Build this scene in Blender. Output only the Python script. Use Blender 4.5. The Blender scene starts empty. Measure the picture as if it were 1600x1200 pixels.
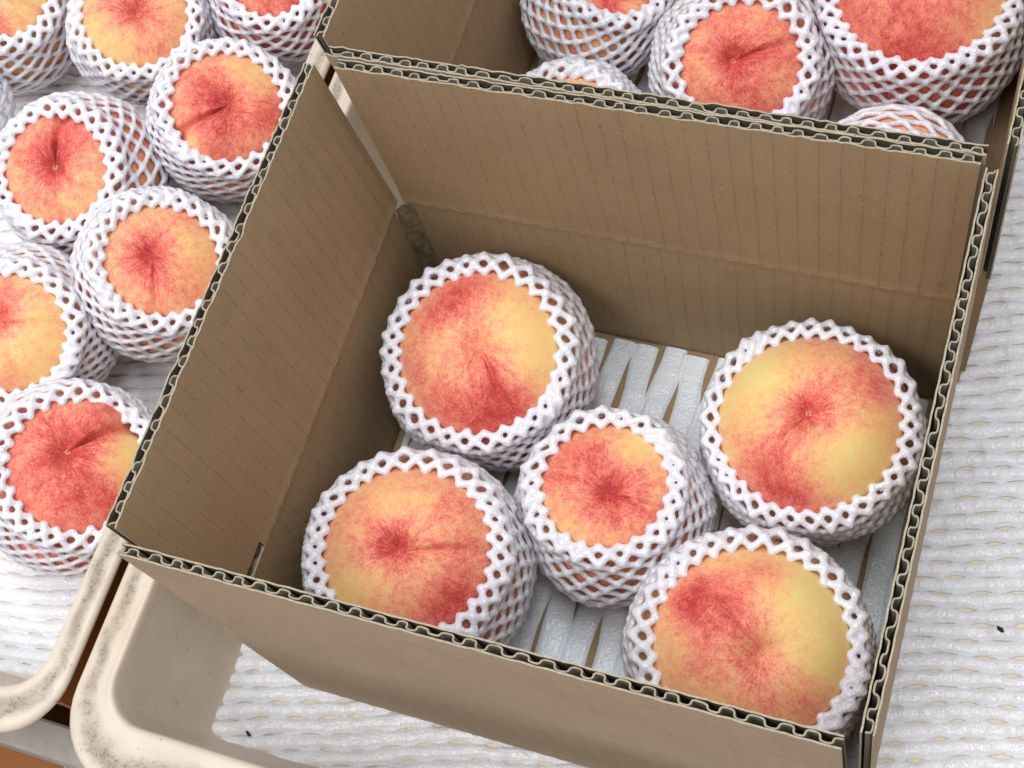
import bpy, math, random
import numpy as np
from mathutils import Matrix, Vector

# ------------------------------------------------------------------ camera, world, lamps, exposure
SC = bpy.context.scene
COL = SC.collection
MM = 0.001
CAM = np.array([126.957, -188.918, 621.634])          # mm
FPX = 2271.34                                          # focal length in pixels of the 1600 px photograph
ROT = np.array([[0.93926258, 0.2958226, -0.17399652],
                [0.2012296, -0.88538981, -0.41903643],
                [-0.27801519, 0.35857199, -0.89114179]])   # rows: right, down, forward
cam_d = bpy.data.cameras.new('camera')
cam_d.sensor_width = 36.0
cam_d.lens = FPX / 1600 * 36.0
cam_d.clip_start = 0.01
cam_d.clip_end = 50
cam = bpy.data.objects.new('camera', cam_d)
COL.objects.link(cam)
m = Matrix.Identity(4)
for i in range(3):
    m[i][0] = ROT[0][i]; m[i][1] = -ROT[1][i]; m[i][2] = -ROT[2][i]; m[i][3] = CAM[i] * MM
cam.matrix_world = m
SC.camera = cam

world = bpy.data.worlds.new('World')
SC.world = world
world.use_nodes = True
bg = world.node_tree.nodes['Background']
bg.inputs['Color'].default_value = (0.93, 0.95, 1.0, 1)
bg.inputs['Strength'].default_value = 0.68


def lamp(name, loc, target, size, power, color=(1, 1, 1)):
    d = bpy.data.lights.new(name, 'AREA')
    d.shape = 'RECTANGLE'; d.size = size[0]; d.size_y = size[1]
    d.energy = power; d.color = color
    o = bpy.data.objects.new(name, d); COL.objects.link(o)
    o.location = loc
    o.rotation_euler = (Vector(target) - Vector(loc)).to_track_quat('-Z', 'Y').to_euler()
    return o


lamp('ceiling_tube_lamp', (-0.55, -0.70, 1.75), (0, 0.05, 0), (1.3, 0.35), 16.5, (1.0, 0.985, 0.965))
lamp('ceiling_tube_lamp', (0.10, 0.10, 1.9), (0.02, 0.05, 0), (1.3, 0.35), 16.5, (0.93, 0.965, 1.0))

SC.view_settings.view_transform = 'Standard'
SC.view_settings.look = 'None'
SC.view_settings.exposure = 0.0
SC.view_settings.gamma = 1.0


# ------------------------------------------------------------------ helpers
def ray(x, y):
    return ROT.T @ np.array([(x - 800) / FPX, (y - 600) / FPX, 1.0])


def sphere_from_px(x, y, r, zfloor):
    """centre and radius of a ball resting on zfloor that the photograph shows as this circle"""
    d = ray(x, y)
    t = (CAM[2] - zfloor) / (r / FPX - d[2])
    P = CAM + t * d
    return P, r * t / FPX


def hit(x, y, C, R):
    """first hit of the sight line with the ball (closest point when it misses)"""
    d = ray(x, y); d = d / np.linalg.norm(d)
    oc = CAM - C
    b = oc @ d; c = oc @ oc - R * R
    q = b * b - c
    if q < 0:
        P = CAM - b * d
        v = P - C
        return C + v / np.linalg.norm(v) * R
    return CAM + (-b - math.sqrt(q)) * d


def mesh_obj(name, V, F, mats, parent=None, smooth=True, uv=None, midx=None, origin=(0, 0, 0), attr=None):
    """V in mm, local to origin; F an int array of quads / list of polygons"""
    me = bpy.data.meshes.new(name)
    V = np.asarray(V, dtype=np.float64) * MM
    if isinstance(F, np.ndarray):
        F = F.tolist()
    me.from_pydata(V.tolist(), [], F)
    for mt in (mats if isinstance(mats, (list, tuple)) else [mats]):
        me.materials.append(mt)
    n = len(me.polygons)
    me.polygons.foreach_set('use_smooth', np.full(n, smooth, dtype=bool))
    if midx is not None:
        me.polygons.foreach_set('material_index', np.asarray(midx, dtype=np.int32))
    if uv is not None:
        lay = me.uv_layers.new(name='UVMap')
        li = np.zeros(len(me.loops), dtype=np.int32)
        me.loops.foreach_get('vertex_index', li)
        lay.data.foreach_set('uv', np.asarray(uv, dtype=np.float32)[li].ravel())
    if attr:
        for k, v in attr.items():
            a = me.attributes.new(k, 'FLOAT', 'POINT')
            a.data.foreach_set('value', np.asarray(v, dtype=np.float32))
    me.update()
    o = bpy.data.objects.new(name, me)
    COL.objects.link(o)
    o.location = Vector(origin) * MM
    if parent is not None:
        o.parent = parent
    return o


def thing(name, label, cat, loc=(0, 0, 0), group=None):
    o = bpy.data.objects.new(name, None)
    o.empty_display_size = 0.02
    COL.objects.link(o)
    o.location = Vector(loc) * MM
    return tag(o, label, cat, group)


def tag(o, label, cat, group=None, kind=None):
    o['label'] = label
    o['category'] = cat
    if group: o['group'] = group
    if kind: o['kind'] = kind
    return o


# ------------------------------------------------------------------ materials
def new_mat(name):
    mt = bpy.data.materials.new(name); mt.use_nodes = True
    nt = mt.node_tree
    return mt, nt, nt.nodes['Principled BSDF']


def N(nt, typ, **kw):
    n = nt.nodes.new(typ)
    ins = kw.pop('ins', {})
    for k, v in kw.items(): setattr(n, k, v)
    for k, v in ins.items():
        if isinstance(v, bpy.types.NodeSocket): nt.links.new(v, n.inputs[k])
        else: n.inputs[k].default_value = v
    return n


def noise(nt, vec, scale, detail=3, rough=0.55, dist=0.0):
    return N(nt, 'ShaderNodeTexNoise', ins={'Vector': vec, 'Scale': scale, 'Detail': detail, 'Roughness': rough, 'Distortion': dist}).outputs['Fac']


def math_n(nt, op, a, b=None, c=None, clamp=False):
    n = N(nt, 'ShaderNodeMath', operation=op, use_clamp=clamp)
    for i, v in enumerate((a, b, c)):
        if v is None: continue
        if isinstance(v, bpy.types.NodeSocket): nt.links.new(v, n.inputs[i])
        else: n.inputs[i].default_value = v
    return n.outputs[0]


def ramp(nt, fac, stops):
    n = N(nt, 'ShaderNodeValToRGB', ins={'Fac': fac})
    e = n.color_ramp.elements
    while len(e) > 1: e.remove(e[-1])
    e[0].position, e[0].color = stops[0][0], (*stops[0][1], 1)
    for p, c in stops[1:]:
        k = e.new(p); k.color = (*c, 1)
    return n.outputs['Color']


def mix(nt, fac, a, b, blend='MIX'):
    n = N(nt, 'ShaderNodeMix', data_type='RGBA', blend_type=blend)
    for k, v in ((0, fac), (6, a), (7, b)):
        if isinstance(v, bpy.types.NodeSocket): nt.links.new(v, n.inputs[k])
        else: n.inputs[k].default_value = v if k == 0 else (*v, 1)
    return n.outputs[2]


def bump(nt, height, strength, dist=0.001, normal=None):
    ins = {'Height': height, 'Strength': strength, 'Distance': dist}
    if normal is not None: ins['Normal'] = normal
    return N(nt, 'ShaderNodeBump', ins=ins).outputs['Normal']


def kraft_material(name, base, print_lines=True, dark_patch=None):
    """kraft liner; UV is in millimetres, u along the board, v up"""
    mt, nt, b = new_mat(name)
    L = nt.links.new
    uv = N(nt, 'ShaderNodeUVMap', uv_map='UVMap').outputs['UV']
    obj = N(nt, 'ShaderNodeTexCoord').outputs['Object']
    big = noise(nt, obj, 22, 3)
    fine = noise(nt, obj, 1400, 2, 0.7)
    fleck = noise(nt, obj, 520, 1)
    lo = tuple(c * 0.90 for c in base); hi = tuple(min(1, c * 1.10) for c in base)
    col = ramp(nt, big, [(0.3, lo), (0.7, hi)])
    col = mix(nt, 0.28, col, ramp(nt, fine, [(0.3, tuple(c * .6 for c in base)), (0.7, tuple(min(1, c * 1.4) for c in base))]))
    fib = noise(nt, N(nt, 'ShaderNodeMapping', ins={0: uv, 'Scale': (.35, 2.2, 1)}).outputs[0], 1.0, 3, .7)
    col = mix(nt, N(nt, 'ShaderNodeMapRange', ins={0: fib, 1: .35, 2: .7, 3: 0.0, 4: .22}).outputs[0], col, tuple(min(1, c * 1.45) for c in base))
    scuff = N(nt, 'ShaderNodeMapRange', ins={0: noise(nt, obj, 55, 5, .72), 1: .56, 2: .72, 3: 0.0, 4: .30}).outputs[0]
    col = mix(nt, scuff, col, tuple(c * .66 for c in base))
    fl = math_n(nt, 'GREATER_THAN', fleck, 0.74)
    col = mix(nt, math_n(nt, 'MULTIPLY', fl, 0.5), col, tuple(c * .35 for c in base))
    h = math_n(nt, 'MULTIPLY', fine, 0.35)
    sep = N(nt, 'ShaderNodeSeparateXYZ', ins={0: uv})
    if print_lines:
        wob = math_n(nt, 'MULTIPLY', noise(nt, uv, 0.05, 1), 1.2)
        u = math_n(nt, 'ADD', sep.outputs[0], wob)
        d = math_n(nt, 'PINGPONG', u, 4.0)
        line = N(nt, 'ShaderNodeMapRange', interpolation_type='SMOOTHSTEP', ins={0: d, 1: 0.42, 2: 0.08, 3: 0.0, 4: 1.0}).outputs[0]
        vmap = N(nt, 'ShaderNodeMapping', ins={0: uv, 'Scale': (0.12, 0.45, 1)}).outputs[0]
        dash = N(nt, 'ShaderNodeMapRange', ins={0: noise(nt, vmap, 1.0, 3, 0.7), 1: 0.44, 2: 0.60, 3: 0.0, 4: 1.0}).outputs[0]
        ln = math_n(nt, 'MULTIPLY', line, math_n(nt, 'MULTIPLY_ADD', dash, 0.42, 0.05))
        col = mix(nt, ln, col, tuple(c * .30 for c in base))
        wash = math_n(nt, 'MULTIPLY', d, 0.10)
        h = math_n(nt, 'ADD', h, wash)
    if dark_patch:
        u0, v0 = dark_patch
        a = N(nt, 'ShaderNodeMapRange', interpolation_type='SMOOTHSTEP', ins={0: sep.outputs[0], 1: u0, 2: u0 + 3, 3: 0.0, 4: 1.0}).outputs[0]
        vm = N(nt, 'ShaderNodeMapping', ins={0: uv, 'Scale': (0.03, 1.3, 1)}).outputs[0]
        st = N(nt, 'ShaderNodeMapRange', ins={0: noise(nt, vm, 1.0, 4, 0.7), 1: 0.36, 2: 0.52, 3: 0.25, 4: 1.0}).outputs[0]
        col = mix(nt, math_n(nt, 'MULTIPLY', a, st), col, (0.012, 0.009, 0.007))
    L(col, b.inputs['Base Color'])
    b.inputs['Roughness'].default_value = 0.82
    b.inputs['Specular IOR Level'].default_value = 0.25
    L(bump(nt, h, 0.35, 0.0004), b.inputs['Normal'])
    return mt


def paper_material(name, base, var=0.15):
    mt, nt, b = new_mat(name)
    obj = N(nt, 'ShaderNodeTexCoord').outputs['Object']
    n1 = noise(nt, obj, 900, 3, 0.7)
    col = ramp(nt, n1, [(0.3, tuple(c * (1 - 2 * var) for c in base)), (0.7, tuple(min(1, c * (1 + var)) for c in base))])
    nt.links.new(col, b.inputs['Base Color'])
    b.inputs['Roughness'].default_value = 0.9
    b.inputs['Specular IOR Level'].default_value = 0.15
    nt.links.new(bump(nt, n1, 0.5, 0.0004), b.inputs['Normal'])
    return mt


def foam_material(name, base, grain=1.0, sss=0.0, fuse=0.0, streak=None):
    """glossy expanded foam: fine cells that sparkle"""
    mt, nt, b = new_mat(name)
    L = nt.links.new
    obj = N(nt, 'ShaderNodeTexCoord').outputs['Object']
    cells = N(nt, 'ShaderNodeTexVoronoi', ins={'Vector': obj, 'Scale': 900 * grain})
    n1 = noise(nt, obj, 420 * grain, 3, 0.65)
    n2 = noise(nt, obj, 60, 2)
    col = ramp(nt, n2, [(0.3, tuple(c * .96 for c in base)), (0.7, tuple(min(1, c * 1.03) for c in base))])
    L(col, b.inputs['Base Color'])
    h = math_n(nt, 'ADD', math_n(nt, 'MULTIPLY', cells.outputs['Distance'], 0.7), n1)
    if streak is not None:
        sv = N(nt, 'ShaderNodeMapping', ins={0: N(nt, 'ShaderNodeMapping', ins={0: obj, 'Rotation': (0, 0, -streak)}).outputs[0], 'Scale': (70, 520, 300)}).outputs[0]
        h = math_n(nt, 'MULTIPLY_ADD', noise(nt, sv, 1.0, 3, .65), 0.9, h)
    bev = N(nt, 'ShaderNodeBevel', samples=4, ins={'Radius': fuse}).outputs[0] if fuse else None
    L(bump(nt, h, 0.60, 0.00065, bev), b.inputs['Normal'])
    L(math_n(nt, 'MULTIPLY_ADD', n1, 0.26, 0.17), b.inputs['Roughness'])
    b.inputs['Specular IOR Level'].default_value = 0.8
    if sss:
        b.inputs['Subsurface Weight'].default_value = sss
        b.inputs['Subsurface Radius'].default_value = (1.0, 0.95, 0.95)
        b.inputs['Subsurface Scale'].default_value = 0.004
    return mt


KRAFT_IN = kraft_material('kraft_inside', (0.345, 0.242, 0.136))
KRAFT_OUT = kraft_material('kraft_outside', (0.40, 0.305, 0.215), print_lines=False)
CUT = paper_material('cut_paper_edge', (0.42, 0.36, 0.26))
FLUTE_SHADED = paper_material('grey_fluting_paper_shaded', (0.10, 0.084, 0.062), 0.1)  # grey paper, darkened so the shade deep between the liners is in its colour
FLUTE_CUT = paper_material('cut_fluting_edge', (0.40, 0.345, 0.255), 0.12)
FOAM_NET = foam_material('foam_net_white', (0.785, 0.785, 0.855), 1.0, 0.35)
FOAM_SHEET = foam_material('foam_sheet_white', (0.86, 0.87, 0.905), 0.8, 0.0, 0.0, math.radians(16))
FOAM_STRIP = foam_material('foam_strip_bluish', (0.89, 0.95, 1.0), 0.9, 0.0, 0.0, math.radians(90))


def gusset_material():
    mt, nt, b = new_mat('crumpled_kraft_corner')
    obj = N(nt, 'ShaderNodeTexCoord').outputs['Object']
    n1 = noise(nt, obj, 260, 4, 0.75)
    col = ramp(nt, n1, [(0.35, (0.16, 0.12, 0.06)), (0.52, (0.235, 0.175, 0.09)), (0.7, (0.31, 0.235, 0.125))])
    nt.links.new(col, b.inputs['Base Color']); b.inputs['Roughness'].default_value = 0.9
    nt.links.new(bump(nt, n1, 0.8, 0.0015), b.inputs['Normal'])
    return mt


GUSSET = gusset_material()


def plastic_material(name, base, worn):
    """old cream crate plastic; UV v runs across the lip (mm), so wear gathers along the middle of it"""
    mt, nt, b = new_mat(name)
    L = nt.links.new
    obj = N(nt, 'ShaderNodeTexCoord').outputs['Object']
    big = noise(nt, obj, 35, 4, 0.6)
    col = ramp(nt, big, [(0.3, tuple(c * .90 for c in base)), (0.7, tuple(min(1, c * 1.06) for c in base))])
    warm = noise(nt, obj, 14, 2)
    col = mix(nt, N(nt, 'ShaderNodeMapRange', ins={0: warm, 1: .5, 2: .75, 3: 0.0, 4: .25}).outputs[0], col, (base[0], base[1] * .82, base[2] * .62))
    fine = noise(nt, obj, 1300, 4, 0.8)
    if worn:
        uv = N(nt, 'ShaderNodeUVMap', uv_map='UVMap').outputs['UV']
        v = N(nt, 'ShaderNodeSeparateXYZ', ins={0: uv}).outputs[1]
        off = math_n(nt, 'MULTIPLY_ADD', noise(nt, obj, 45, 2), 7.0, -3.5)
        d = math_n(nt, 'ABSOLUTE', math_n(nt, 'SUBTRACT', math_n(nt, 'ADD', v, off), worn))
        band = N(nt, 'ShaderNodeMapRange', interpolation_type='SMOOTHSTEP', ins={0: d, 1: 4.6, 2: 0.3, 3: 0.0, 4: 1.0}).outputs[0]
        patch = N(nt, 'ShaderNodeMapRange', ins={0: noise(nt, obj, 75, 3), 1: 0.30, 2: 0.55, 3: 0.45, 4: 1.0}).outputs[0]
        grit = N(nt, 'ShaderNodeMapRange', ins={0: fine, 1: 0.46, 2: 0.58, 3: 0.0, 4: 1.0}).outputs[0]
        grit2 = N(nt, 'ShaderNodeMapRange', ins={0: noise(nt, obj, 300, 4, .8), 1: 0.48, 2: 0.68, 3: 0.12, 4: 1.0}).outputs[0]
        dirt = math_n(nt, 'MULTIPLY', math_n(nt, 'MULTIPLY', band, patch), math_n(nt, 'MULTIPLY', grit, grit2), clamp=True)
        dirt = math_n(nt, 'MULTIPLY', dirt, 2.0, clamp=True)
        stain = math_n(nt, 'MULTIPLY', math_n(nt, 'MULTIPLY', band, patch), 0.72)
        col = mix(nt, stain, col, (0.27, 0.215, 0.155))
        col = mix(nt, dirt, col, (0.16, 0.115, 0.08))
    spk = N(nt, 'ShaderNodeMapRange', ins={0: noise(nt, obj, 330, 2, .6), 1: 0.70, 2: 0.76, 3: 0.0, 4: .7}).outputs[0]
    col = mix(nt, spk, col, (0.16, 0.12, 0.09))
    L(col, b.inputs['Base Color'])
    b.inputs['Roughness'].default_value = 0.42
    L(bump(nt, fine, 0.15, 0.0005), b.inputs['Normal'])
    return mt


CREAM_LIP = plastic_material('cream_plastic_lip', (0.65, 0.555, 0.45), 24.0)
CREAM_LIP_NARROW = plastic_material('cream_plastic_narrow_lip', (0.65, 0.555, 0.45), 20.0)
CREAM_WALL = plastic_material('cream_plastic_wall', (0.68, 0.585, 0.46), 0)
CREAM_FLOOR = plastic_material('cream_plastic_floor', (0.86, 0.74, 0.52), 0)


def simple_material(name, base, rough, scale=60, var=.12, spec=.4):
    mt, nt, b = new_mat(name)
    obj = N(nt, 'ShaderNodeTexCoord').outputs['Object']
    n1 = noise(nt, obj, scale, 4, .65)
    nt.links.new(ramp(nt, n1, [(.3, tuple(c * (1 - var) for c in base)), (.7, tuple(min(1, c * (1 + var)) for c in base))]), b.inputs['Base Color'])
    b.inputs['Roughness'].default_value = rough
    b.inputs['Specular IOR Level'].default_value = spec
    nt.links.new(bump(nt, n1, .15, .0006), b.inputs['Normal'])
    return mt


TABLE = simple_material('orange_brown_board', (0.27, 0.088, 0.010), 0.5, 30)
BEAM = simple_material('grey_worn_beam', (0.36, 0.33, 0.30), 0.7, 180)
DARK = simple_material('dark_fleck', (0.02, 0.017, 0.015), 0.7, 300)
SCAR = simple_material('stem_scar', (0.55, 0.34, 0.12), 0.8, 900, .35)


def peach_material(seed, yellow):
    mt, nt, b = new_mat('peach_skin')
    L = nt.links.new
    obj = N(nt, 'ShaderNodeTexCoord').outputs['Object']
    shift = N(nt, 'ShaderNodeVectorMath', operation='ADD', ins={0: obj, 1: (seed * .137, seed * .071, seed * .053)}).outputs[0]
    at = N(nt, 'ShaderNodeAttribute', attribute_name='blush').outputs['Fac']
    s = N(nt, 'ShaderNodeSeparateXYZ', ins={0: obj})
    ln = math_n(nt, 'ADD', math_n(nt, 'SQRT', math_n(nt, 'ADD', math_n(nt, 'MULTIPLY', s.outputs[0], s.outputs[0]), math_n(nt, 'MULTIPLY', s.outputs[1], s.outputs[1]))), 0.0006)
    rad = N(nt, 'ShaderNodeCombineXYZ', ins={0: math_n(nt, 'DIVIDE', s.outputs[0], ln), 1: math_n(nt, 'DIVIDE', s.outputs[1], ln), 2: math_n(nt, 'MULTIPLY_ADD', ln, 22.0, seed * 3.1)}).outputs[0]
    streak = noise(nt, rad, 3.4, 4, 0.62, 0.25)
    fstreak = noise(nt, rad, 11.0, 3, 0.65, 0.35)
    patch = noise(nt, shift, 62, 4, 0.62, 0.3)
    fine = noise(nt, shift, 300, 4, 0.72, 0.4)
    speck = noise(nt, shift, 1250, 2, 0.6)
    def cen(x, k): return math_n(nt, 'MULTIPLY_ADD', x, k, -.5 * k)
    near = N(nt, 'ShaderNodeMapRange', interpolation_type='SMOOTHSTEP', ins={0: ln, 1: 0.034, 2: 0.006, 3: 0.25, 4: 1.0}).outputs[0]
    f = math_n(nt, 'ADD', at, cen(streak, 0.6))
    f = math_n(nt, 'ADD', f, math_n(nt, 'MULTIPLY', cen(fstreak, .85), near))
    f = math_n(nt, 'ADD', f, cen(patch, 0.6))
    f = math_n(nt, 'ADD', f, cen(fine, .85))
    f = math_n(nt, 'ADD', f, cen(speck, 0.75))
    f = math_n(nt, 'MULTIPLY_ADD', f, 0.66, 0.15, clamp=True)
    col = ramp(nt, f, [(0.0, yellow), (0.24, (0.88, 0.54, 0.22)), (0.42, (0.86, 0.375, 0.20)), (0.58, (0.79, 0.205, 0.145)),
                       (0.78, (0.59, 0.070, 0.060)), (1.0, (0.36, 0.028, 0.038))])
    L(col, b.inputs['Base Color'])
    b.inputs['Roughness'].default_value = 0.56
    b.inputs['Specular IOR Level'].default_value = 0.28
    b.inputs['Sheen Weight'].default_value = 0.22
    b.inputs['Sheen Roughness'].default_value = 0.45
    b.inputs['Sheen Tint'].default_value = (1, .86, .78, 1)
    b.inputs['Subsurface Weight'].default_value = 0.12
    b.inputs['Subsurface Radius'].default_value = (1.0, .45, .25)
    b.inputs['Subsurface Scale'].default_value = 0.003
    L(bump(nt, math_n(nt, 'ADD', speck, fine), 0.18, 0.0006), b.inputs['Normal'])
    return mt


# ------------------------------------------------------------------ table, beam, crates
def grid_faces(nu, nv, closed_u=False):
    i = np.arange(nu if closed_u else nu - 1); j = np.arange(nv - 1)
    I, J = np.meshgrid(i, j, indexing='ij')
    I2 = (I + 1) % nu
    return np.stack([I * nv + J, I2 * nv + J, I2 * nv + J + 1, I * nv + J + 1], -1).reshape(-1, 4)


def slab(x0, x1, y0, y1, z0, z1, b=1.0):
    """box with bevelled edges: rings of 8 corner points"""
    def ring(ins, z):
        X0, X1, Y0, Y1 = x0 + ins, x1 - ins, y0 + ins, y1 - ins
        return [(X0 + b, Y0, z), (X1 - b, Y0, z), (X1, Y0 + b, z), (X1, Y1 - b, z), (X1 - b, Y1, z), (X0 + b, Y1, z), (X0, Y1 - b, z), (X0, Y0 + b, z)]
    rings = [ring(b, z0), ring(0, z0 + b), ring(0, z1 - b), ring(b, z1)]
    V = [p for r in rings for p in r]
    F = []
    for k in range(3):
        for i in range(8):
            j = (i + 1) % 8
            F.append([k * 8 + i, k * 8 + j, k * 8 + 8 + j, k * 8 + 8 + i])
    F.append(list(range(7, -1, -1))); F.append([24 + i for i in range(8)])
    return V, F


V, F = slab(-900, 800, -700, 900, -60, -26, 2)
o = mesh_obj('table_top', V, F, TABLE, smooth=False)
o['kind'] = 'structure'
V, F = slab(-188.4, -186.0, -146, 430, -26, 68.6, .6)
tag(mesh_obj('wooden_divider', V, F, TABLE, smooth=False), 'thin red brown board standing in the gap between the two cream crates', 'board')
V, F = slab(-520, 240, -165.5, -150.5, -26, 20, 1.2)
tag(mesh_obj('wooden_batten', V, F, BEAM, smooth=False), 'grey worn batten lying under the rounded corners of the cream crates', 'batten')


def rrect(x0, x1, y0, y1, r, n=10):
    pts = []
    for cx, cy, a0 in ((x1 - r, y0 + r, -90), (x1 - r, y1 - r, 0), (x0 + r, y1 - r, 90), (x0 + r, y0 + r, 180)):
        for k in range(n + 1):
            a = math.radians(a0 + 90 * k / n)
            pts.append((cx + r * math.cos(a), cy + r * math.sin(a)))
    return pts


def sweep(profile, x0, x1, y0, y1, r, w=1, kf=1.0):
    """profile: (inset, z); the ring shrinks by inset, its corner radius too"""
    rings = [rrect(x0 + i, x1 - i, y0 + (i * kf if i <= w else w * kf + i - w), y1 - i, max(4.0, r - i)) for i, z in profile]
    n = len(rings[0]); k = len(profile)
    V = [(rings[j][i][0], rings[j][i][1], profile[j][1]) for i in range(n) for j in range(k)]
    F = grid_faces(n, k, True)
    arc = [0.0]
    for a, b in zip(profile[:-1], profile[1:]): arc.append(arc[-1] + math.hypot(b[0] - a[0], b[1] - a[1]))
    uv = [(i * 5.0, arc[j]) for i in range(n) for j in range(k)]
    return V, F[:, ::-1], uv


def crate(label, x0, x1, y0, y1, lipw, r, lip_mat):
    t = thing('plastic_crate', label, 'crate', ((x0 + x1) / 2, (y0 + y1) / 2, -26))
    def loc(V): return [(x - (x0 + x1) / 2, y - (y0 + y1) / 2, z + 26) for x, y, z in V]
    w = lipw
    prof = [(w - 1, 68.5), (7, 70.2), (2.0, 70.6), (0.6, 71.0), (0, 72.0), (0.25, 73.5), (1.0, 74.5), (1.9, 75.0), (3.0, 75.15), (w * .35, 75.2), (w * .7, 75.0), (w - 3.4, 74.9), (w - 2.7, 75.3), (w - 1.7, 75.6), (w - 0.9, 75.2), (w - .3, 74.0), (w + .1, 70)]
    V, F, uv = sweep(prof, x0, x1, y0, y1, r, w, 1.62)
    mesh_obj('lip', loc(V), F, lip_mat, t, True, uv)
    prof = [(w + .1, 70.2), (w + 1.5, 55), (w + 9.8, 2), (w + 10.6, -4), (w + 12.5, -7.4), (w + 20, -8.2)]
    V, F, uv = sweep(prof, x0, x1, y0, y1, r, w, 1.62)
    mesh_obj('inner_wall', loc(V), F, CREAM_WALL, t, True, uv)
    prof = [(w + 22, -26), (w + 14, -24), (w + 9.5, -8), (w + 8.0, 6), (w + .2, 55), (w - 1.2, 68.6)]
    V, F, uv = sweep(prof, x0, x1, y0, y1, r, w, 1.62)
    mesh_obj('outer_wall', loc(V), F, CREAM_WALL, t, True, uv)
    i = w + 20
    P = rrect(x0 + i, x1 - i, y0 + i + w * .62, y1 - i, max(4, r - i))
    V = [(x, y, -8.0) for x, y in P]
    mesh_obj('floor', loc(V), [list(range(len(P)))], CREAM_FLOOR, t, False)
    return t


crate('cream plastic crate under both cardboard boxes, its inner side wall showing', -179.4, 226, -172, 440, 16.0, 34, CREAM_LIP)
crate('cream plastic crate on the left, full of netted peaches, with scuffed rounded lip', -585, -183.6, -166, 440, 12.4, 30, CREAM_LIP_NARROW)


# ------------------------------------------------------------------ foam sheets
def foam_sheet(name, label, cat, mat, rect, ang, pitch, S, slit, gap, H, zb, seed, du=2.0, nc=6, ragged=0.0, flat=0.5, wander=1.0, shape=1.5):
    rnd = np.random.RandomState(seed)
    x0, x1, y0, y1 = rect
    cx, cy = (x0 + x1) / 2, (y0 + y1) / 2
    ca, sa = math.cos(ang), math.sin(ang)
    half = math.hypot(x1 - x0, y1 - y0) / 2 + 5
    nr = int(half / pitch) + 1
    us = np.arange(-half, half + du, du)
    ph = rnd.uniform(0, 6.28, 8)
    def wob(u, v): return wander * (np.sin(u * .031 + ph[0] + v * .02) + .5 * np.sin(u * .083 + ph[1] + v * .05) + .25 * np.sin(u * .19 + ph[2] + v * .3))
    def edge_gap(j):
        g = np.zeros_like(us)
        k0 = int(-half / S) - 1
        for k in range(k0, -k0 + 1):
            uc = k * S + (j % 2) * S / 2 + rnd.uniform(-.12, .12) * S
            L = slit * rnd.uniform(.7, 1.15); G = gap * rnd.choice([.35, .7, 1.0, 1.0, 1.25]) * rnd.uniform(.7, 1.1)
            g = np.maximum(g, G * np.clip(1 - ((us - uc) / (L / 2)) ** 2, 0, None) ** shape)
        return g
    gaps = {j: edge_gap(j) for j in range(-nr, nr + 2)}
    VV, FF, base = [], [], 0
    tt = np.linspace(0, 1, nc)
    prof = (4 * tt * (1 - tt)) ** flat
    for j in range(-nr, nr + 1):
        lo = j * pitch + gaps[j]; hi = (j + 1) * pitch - gaps[j + 1]
        w0 = wob(us, j * pitch); w1 = wob(us, (j + 1) * pitch)
        hs = 1 + rnd.uniform(-.12, .12) + sum(rnd.uniform(.02, .09) * np.sin(us * f + rnd.uniform(0, 6)) for f in rnd.uniform(.06, .9, 7))
        hs = H * hs
        V = lo[:, None] * (1 - tt) + hi[:, None] * tt + w0[:, None] * (1 - tt) + w1[:, None] * tt
        U = np.repeat(us[:, None], nc, 1)
        Z = zb + .35 * H * 0 + hs[:, None] * (0.12 + .88 * prof) * (1 - .25 * ((gaps[j] + gaps[j + 1]) / (gap * 1.3))[:, None])
        Z[:, 0] = zb; Z[:, -1] = zb
        X = cx + U * ca - V * sa; Y = cy + U * sa + V * ca
        r = rnd.uniform(-ragged, ragged, 4)
        inside = (X > x0 + r[0]) & (X < x1 + r[1]) & (Y > y0 + r[2]) & (Y < y1 + r[3])
        ok = inside.any(1)
        X = np.clip(X, x0 + r[0], x1 + r[1]); Y = np.clip(Y, y0 + r[2], y1 + r[3])
        n = len(us)
        VV.append(np.stack([X, Y, Z], -1).reshape(-1, 3))
        f = grid_faces(n, nc).reshape(n - 1, nc - 1, 4)
        keep = ok[:-1] & ok[1:]
        FF.append(f[keep].reshape(-1, 4) + base)
        base += n * nc
    V = np.concatenate(VV); F = np.concatenate(FF)
    used = np.zeros(len(V), bool); used[F.ravel()] = True
    remap = np.cumsum(used) - 1
    V = V[used]; F = remap[F]
    c = np.array([cx, cy, zb])
    return tag(mesh_obj(name, V - c, F, mat, None, True, origin=c), label, cat)


foam_sheet('foam_sheet', 'white ribbed slit foam sheet lining the crate below the cardboard boxes', 'foam sheet', FOAM_SHEET,
           (-155.5, 197.5, -141, 408), math.radians(16), 7.2, 15.5, 10.5, .72, 2.7, -7.6, 3, 1.3, 7, .5, .42, 1.5)
foam_sheet('foam_sheet', 'white ribbed slit foam sheet under the peaches in the left crate', 'foam sheet', FOAM_SHEET,
           (-556, -204.5, -141, 408), math.radians(13), 7.4, 16, 9.5, .55, 2.7, -7.6, 5, 1.3, 7, .5, .42, 1.5)
foam_sheet('foam_sheet', 'white slit foam offcut lying on the orange brown board below the crates', 'foam sheet', FOAM_SHEET,
           (-223, -60, -290, -166.5), math.radians(12), 7.6, 16.5, 9, .75, 2.6, -25.6, 6, 1.5, 6, .8)


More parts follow.
